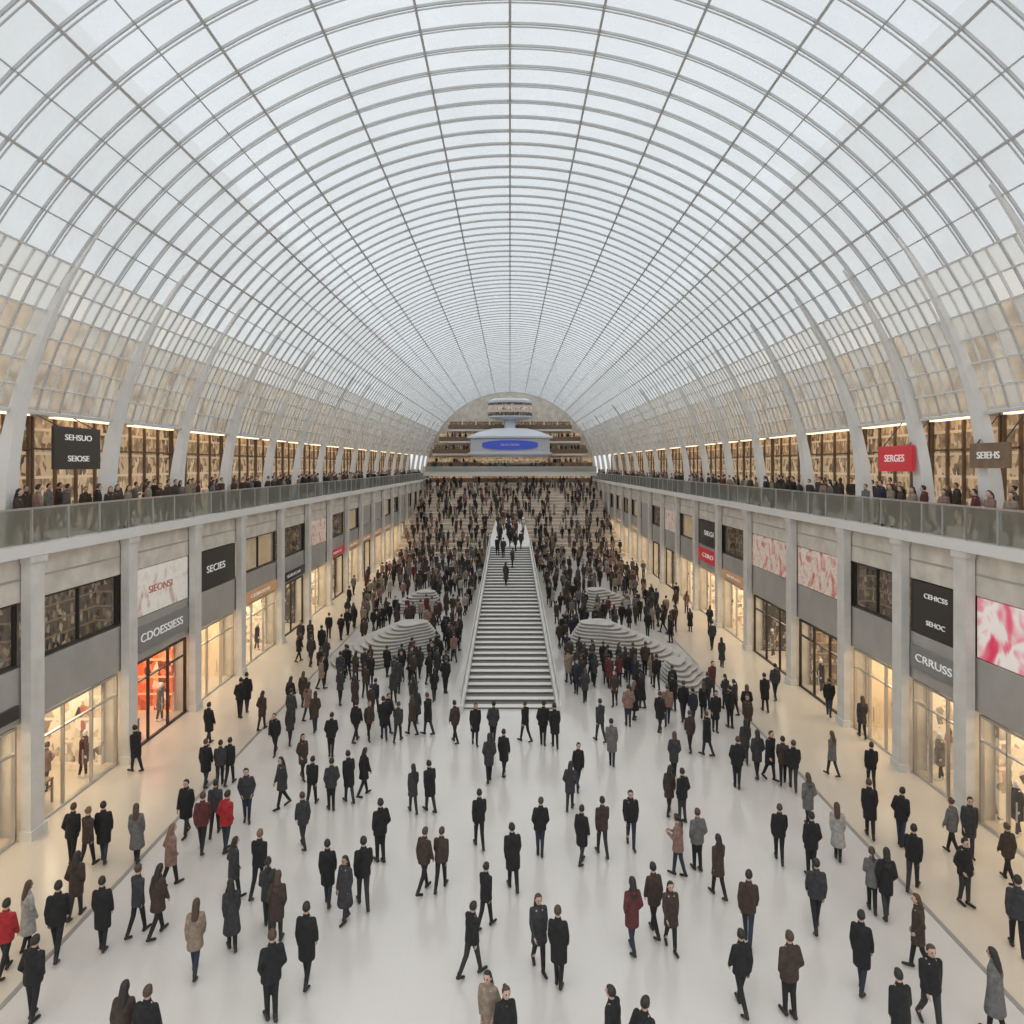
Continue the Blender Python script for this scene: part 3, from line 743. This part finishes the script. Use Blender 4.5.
near=[(33,1020,'black',4),(57,958,'black',0),(28,950,'pale grey',3),(5,975,'red',0),(76,918,'dark brown',8),(103,950,'black',9),(72,865,'black',4),(88,868,'dark brown',5),(104,862,'black',1),
(137,862,'grey',3),(138,935,'charcoal',5),(158,936,'dark brown',2),(171,886,'pink brown',8),(195,975,'beige',2),(186,836,'black',1),(202,852,'maroon',0),(226,852,'red',4),(215,836,'charcoal',6),(234,900,'charcoal',8),(232,950,'charcoal',3),
(247,822,'charcoal',4),(259,896,'black',6),(268,928,'charcoal',7),(277,945,'dark brown',8),(271,1020,'black',4),(307,985,'black',1),(303,848,'charcoal',5),(328,905,'black',1),(345,922,'charcoal',3),(363,907,'black',0),
(380,862,'black',4),(424,892,'dark brown',0),(441,890,'dark brown',6),(413,813,'charcoal',2),(430,812,'black',1),(472,976,'black',6),(486,928,'black',5),(479,848,'black',0),(513,890,'black',1),(539,970,'charcoal',2),(559,986,'black',9),
(540,856,'black',4),(582,864,'black',1),(602,856,'dark brown',0),(631,847,'black',0),(632,952,'maroon',8),(654,935,'dark brown',5),(671,950,'dark brown',2),(678,876,'pink brown',7),(697,870,'grey',4),(718,897,'dark brown',2),
(741,1010,'black',6),(748,945,'dark brown',0),(789,1016,'dark brown',4),(779,862,'black',0),(811,878,'black',4),(816,930,'charcoal',6),(862,992,'black',1),(872,912,'grey',7),(886,918,'black',8),(870,838,'black',1),(913,890,'black',6),
(918,970,'dark brown',8),(931,1030,'black',0),(901,846,'black',4),(952,855,'grey',5),(965,905,'black',4),(969,856,'charcoal',1),(995,1035,'grey',3),(1017,952,'charcoal',0),(1008,882,'dark brown',5),(838,860,'pale grey',3),(808,828,'grey',8),(871,790,'black',0),(832,776,'grey',2),
(123,1072,'dark brown',2),(146,1080,'black',0),(489,1060,'beige',8),(505,1075,'black',5),(613,1078,'black',1),(643,1095,'black',4),(901,1062,'black',9),
(209,745,'black',1),(206,787,'black',1),(220,787,'charcoal',6),(230,785,'black',5),(282,808,'charcoal',2),(303,780,'dark brown',8),(312,806,'black',6),(331,810,'charcoal',4),(349,803,'black',1),(364,796,'black',2),(331,757,'black',4),(356,742,'black',0),(369,740,'dark brown',5),(384,740,'black',1),(398,742,'charcoal',6),(412,735,'dark brown',2),(428,735,'black',1),
(455,743,'dark brown',5),(475,745,'black',1),(493,745,'charcoal',4),(489,782,'charcoal',8),(504,776,'black',1),(525,742,'black',0),(543,745,'black',4),(555,748,'black',1),(570,810,'charcoal',8),(578,790,'black',5),(600,742,'charcoal',0),(612,766,'grey',9),(628,726,'pink brown',4),(660,732,'black',1),(669,815,'dark brown',2),(682,822,'black',4),(674,778,'charcoal',8),(707,756,'black',1),(690,752,'dark brown',5),(737,788,'black',4),(745,763,'charcoal',2),(757,778,'charcoal',8),(770,780,'black',1),(783,784,'dark brown',5),(793,790,'black',0),(765,712,'black',1),(775,700,'charcoal',6),(730,728,'black',4),(748,735,'dark brown',2),(640,700,'black',1),(240,718,'black',4),(262,730,'dark brown',8),(275,755,'black',0),(290,745,'charcoal',2),(247,712,'black',1),(299,662,'black',2),(136,772,'black',1),(829,716,'black',0),(862,738,'charcoal',2),
(311,666,'charcoal',0),(322,655,'black',1),(341,640,'black',4),(364,646,'dark brown',0)]
for a in near: px(a[0],a[1],a[2],a[3])
for x,k in ((-.3,24),(.2,30),(-.6,34),(.5,37),(1.0,38),(-1.1,35),(.0,39)):
    cand.append([x,ys0+k*run_+.3,(k+1)*rise,'black' if k%2 else 'charcoal',None,None])
def inm(x,y):
    for m_ in mounds:
        if ((x-m_[0])/(m_[2]*1.15+.35))**2+((y-m_[1]-.3)/(m_[3]*1.15+.35))**2<1: return True
    return False
def scatter(x0,x1,y0,y1,n,z=0.0,r=.5):
    c=0; t=0
    while c<n and t<n*12:
        t+=1
        x=rnd.uniform(x0,x1); y=rnd.uniform(y0,y1)
        zz=tz(y) if z is None else z
        if inm(x,y) and z==0: continue
        if z is None and ((y-TY0)%TD)<.3: continue
        if not ok(x,y,r): continue
        placed.append((x,y,zz)); cand.append([x,y,zz,None,None,None]); c+=1
for s in (-1,1):
    scatter(s*3.2,s*10.5,30,36,18,r=.7); scatter(s*3.2,s*10.5,36,46,28,r=.65)
    scatter(s*3.0,s*6.5,36,46,8)
    scatter(s*3.2,s*11.0,46,55,38,r=.65); scatter(s*3.2,s*12.0,55,66,46,r=.65); scatter(s*2.8,s*12.8,66,87.6,95,r=.65)
    scatter(s*11,s*14,36,75,14)
    scatter(s*2.8,s*14.0,88.1,101.8,72,z=None,r=.5)
    for (ya,yb) in ((19,21),(24,26),(29,31),(34,36),(40,43),(47,50)): scatter(s*16.2,s*17.2,ya,yb,1,r=.8)
scatter(-14,14,102.2,119.5,230,z=None,r=.45)
scatter(-1.6,1.6,67,101,30,z=wz,r=.5)
scatter(-14,14,118,120,30,z=10.4,r=.4)
for z_,y_,h_ in ((11.2,128,13.5),(13.6,128.6,13.5),(15.9,129.2,12)):
    scatter(-h_,h_,y_-.25,y_+.2,24,z=z_,r=.4)
for s in (-1,1):
    scatter(s*15.15,s*15.25,17,120,80,z=9.05,r=.5); scatter(s*16.4,s*18.2,17,120,140,z=9.05,r=.5)
cand.sort(key=lambda c: c[1]/ (1.0 if c[2]<9 else .75))
def lab(colr,sp,hr):
    return "person %s in %s %s, %s %s hair"%(sp['p'],colr,sp['d'],{'short':'short','long':'long','bun':'tied-up','tail':'ponytailed'}[sp['hair']],hr)
def setm(o,i,m):
    o.material_slots[i].link='OBJECT'; o.material_slots[i].material=m
cnt=0; crowd=MB()
crowdm=[coatm['black'],coatm['charcoal'],coatm['dark brown'],coatm['navy'],coatm['maroon'],coatm['beige'],trm['black'],skin[0],hairm['black'],hairm['brown'],shoe,coatm['grey'],coatm['pink brown'],coatm['pale grey']]
for c in cand:
    x,y,z,colr,var,_=c
    if colr is None: colr=rnd.choice(cw if y<50 and z<9 else cw2)
    if var is None: var=rnd.randrange(len(specs))
    hr=rnd.choice(hw_)
    if var in (0,1,4,9): hr=rnd.choice(['black','black','brown'])
    rz=rnd.gauss(0,.4)+(pi if rnd.random()<.13 else 0)
    if z>9 and abs(x)>14.8: rz=(pi/2 if x<0 else -pi/2)*-1+rnd.gauss(0,.5)
    sc=rnd.uniform(.96,1.06)*(1.0 if specs[var]['w']>1 else .96)
    sxy=sc*rnd.uniform(.95,1.05)
    sp=specs[var]
    if cnt<300:
        tro=rnd.choice(['black','black','black','dark blue','charcoal'])
        if y<33 and z<5:
            root=bpy.data.objects.new("person",protos[var]['body'])
            root.location=(x,y,z); root.rotation_euler=(0,0,rz); root.scale=(sxy,sxy,sc); col.objects.link(root)
            for k,nm,mm in (('coat','coat',coatm[colr]),('trousers','trousers',trm[tro]),('hair','hair',hairm[hr]),('shoe_a','shoe',shoe),('shoe_b','shoe',shoe)):
                o=bpy.data.objects.new(nm,protos[var][k]); col.objects.link(o); o.parent=root; setm(o,0,mm)
        else:
            root=bpy.data.objects.new("person",singles[var])
            root.location=(x,y,z); root.rotation_euler=(0,0,rz); root.scale=(sxy,sxy,sc); col.objects.link(root)
            setm(root,0,coatm[colr]); setm(root,1,trm[tro]); setm(root,3,hairm[hr])
        tag(root,lab(colr,sp,hr),"person",None,"shoppers crossing the concourse")
        cnt+=1
    else:
        m=lods[var]; o=len(crowd.v); cs,sn=math.cos(rz),math.sin(rz)
        crowd.v+=[(x+sc*(v[0]*cs-v[1]*sn), y+sc*(v[0]*sn+v[1]*cs), z+sc*v[2]) for v in m.v]
        crowd.f+=[tuple(a+o for a in f) for f in m.f]
        ci={'black':0,'charcoal':1,'dark brown':2,'navy':3,'maroon':4,'beige':5,'pink brown':12,'grey':11,'pale grey':13,'red':4}[colr]
        mp_=[ci,6,7,8 if hr=='black' else 9,10]
        crowd.m+=[mp_[i] for i in m.m]
crowd.obj("crowd",crowdm,label="dense distant crowd of people in dark coats",category="crowd",kind="stuff",smooth=True)
print("people",len(cand))

# ------------------------------------------------------------ shop furniture
rack=MB()
rack.box(-.8,-.76,-.02,.02,0,1.5); rack.box(.76,.8,-.02,.02,0,1.5); rack.box(-.8,.8,-.02,.02,1.46,1.5)
rack.box(-.82,-.74,-.25,.25,0,.04); rack.box(.74,.82,-.25,.25,0,.04)
rme=rack.mesh("clothes_rack",[M['darkmetal']])
gar=MB(); gar.loft([(0,0,-.95,.05,.26),(0,0,-.5,.045,.22),(0,0,-.15,.045,.24),(0,0,-.08,.03,.2),(0,0,-.02,.012,.03)],10,0)
gme=gar.mesh("garment",[coatm['black']],smooth=True)
tb=MB(); tb.box(-.7,.7,-.4,.4,.78,.84)
for a in(-1,1):
    for b_ in(-1,1): tb.box(a*.66-.03,a*.66+.03,b_*.36-.03,b_*.36+.03,0,.78)
tme=tb.mesh("display_table",[M['fbrown']])
stack=MB()
for k in range(4): stack.box(-.16,.16,-.13,.13,k*.05,k*.05+.045)
stme=stack.mesh("folded_clothes",[coatm['beige']])
mw=mat("mannequin_white",(.7,.68,.64),.4)
for (s,y0,y1,shop) in rack_spots:
    if shop=='beige': continue
    w=y1-y0; ang=pi/2
    spots=[(y0+w*.27,17.4),(y0+w*.66,17.6)] if w>4.5 else [(y0+w*.45,17.4)]
    for (yy,xx) in spots:
        r=bpy.data.objects.new("clothes_rack",rme); r.location=(s*xx,yy,0); r.rotation_euler=(0,0,ang); col.objects.link(r)
        tag(r,"dark metal clothes rack inside a shop","clothes rack",None,"shop clothes racks")
        for g in range(6):
            o=bpy.data.objects.new("garment",gme); o.location=(s*xx,yy-.62+g*.25,1.46); o.rotation_euler=(0,0,ang); col.objects.link(o)
            setm(o,0,coatm[rnd.choice(['black','beige','pink brown','grey','pale grey','maroon','navy'])])
            tag(o,"garment hanging on a clothes rack","garment",None,"garments on shop racks")
    t=bpy.data.objects.new("display_table",tme); t.location=(s*16.0,y0+w*.28,0); t.rotation_euler=(0,0,ang); col.objects.link(t)
    tag(t,"wooden display table with folded clothes","table",None,"shop display tables")
    for k in(-1,0,1):
        o=bpy.data.objects.new("folded_clothes",stme); o.location=(s*16.0,y0+w*.28+k*.42,.84); o.rotation_euler=(0,0,ang); col.objects.link(o)
        setm(o,0,coatm[rnd.choice(['beige','pale grey','grey','maroon'])]); tag(o,"neat stack of folded clothes on a table","folded clothes",None,"folded clothes stacks")
    mroot=bpy.data.objects.new("mannequin",protos[9]['body']); mroot.location=(s*15.7,y0+w*.74,0); mroot.rotation_euler=(0,0,pi/2*s); col.objects.link(mroot)
    for i in range(3): setm(mroot,i,mw)
    tag(mroot,"white mannequin wearing a coat in a shop window","mannequin",None,"shop mannequins")
    for k,mm in (('coat',coatm[rnd.choice(['beige','grey','maroon','black'])]),('trousers',trm['charcoal'])):
        o=bpy.data.objects.new(k,protos[9][k]); col.objects.link(o); o.parent=mroot; setm(o,0,mm)

# ------------------------------------------------------------ light, camera
w=bpy.data.worlds.new("overcast"); scene.world=w; w.use_nodes=True
nt=w.node_tree; bg=nt.nodes["Background"]
tc=nt.nodes.new("ShaderNodeTexCoord"); nz=nt.nodes.new("ShaderNodeTexNoise"); nz.inputs["Scale"].default_value=2.5; nz.inputs["Detail"].default_value=5
rp=nt.nodes.new("ShaderNodeValToRGB"); rp.color_ramp.elements[0].position=.35; rp.color_ramp.elements[1].position=.65
rp.color_ramp.elements[0].color=(.74,.78,.81,1); rp.color_ramp.elements[1].color=(.86,.885,.90,1)
nt.links.new(tc.outputs["Generated"],nz.inputs["Vector"]); nt.links.new(nz.outputs["Fac"],rp.inputs["Fac"]); nt.links.new(rp.outputs["Color"],bg.inputs["Color"])
bg.inputs["Strength"].default_value=1.08
sl=bpy.data.lights.new("overcast_fill_sun",'SUN'); sl.energy=1.6; sl.angle=math.radians(150); sl.color=(1,.98,.94)  # soft sun added as fill, lifts the floor without brightening the sky
so=bpy.data.objects.new("overcast_fill_sun",sl); so.rotation_euler=(math.radians(-8),0,0); so.location=(0,40,60); col.objects.link(so)
cd=bpy.data.cameras.new("camera"); cam=bpy.data.objects.new("camera",cd); col.objects.link(cam)
cam.location=(0,0,H); cam.rotation_euler=(pi/2,0,0)
cd.sensor_width=36; cd.lens=36*F/1024; cd.shift_y=-(512-HY)/1024; cd.shift_x=(512-HX)/1024; cd.clip_end=500; cd.clip_start=.1
scene.camera=cam
scene.view_settings.view_transform='Standard'
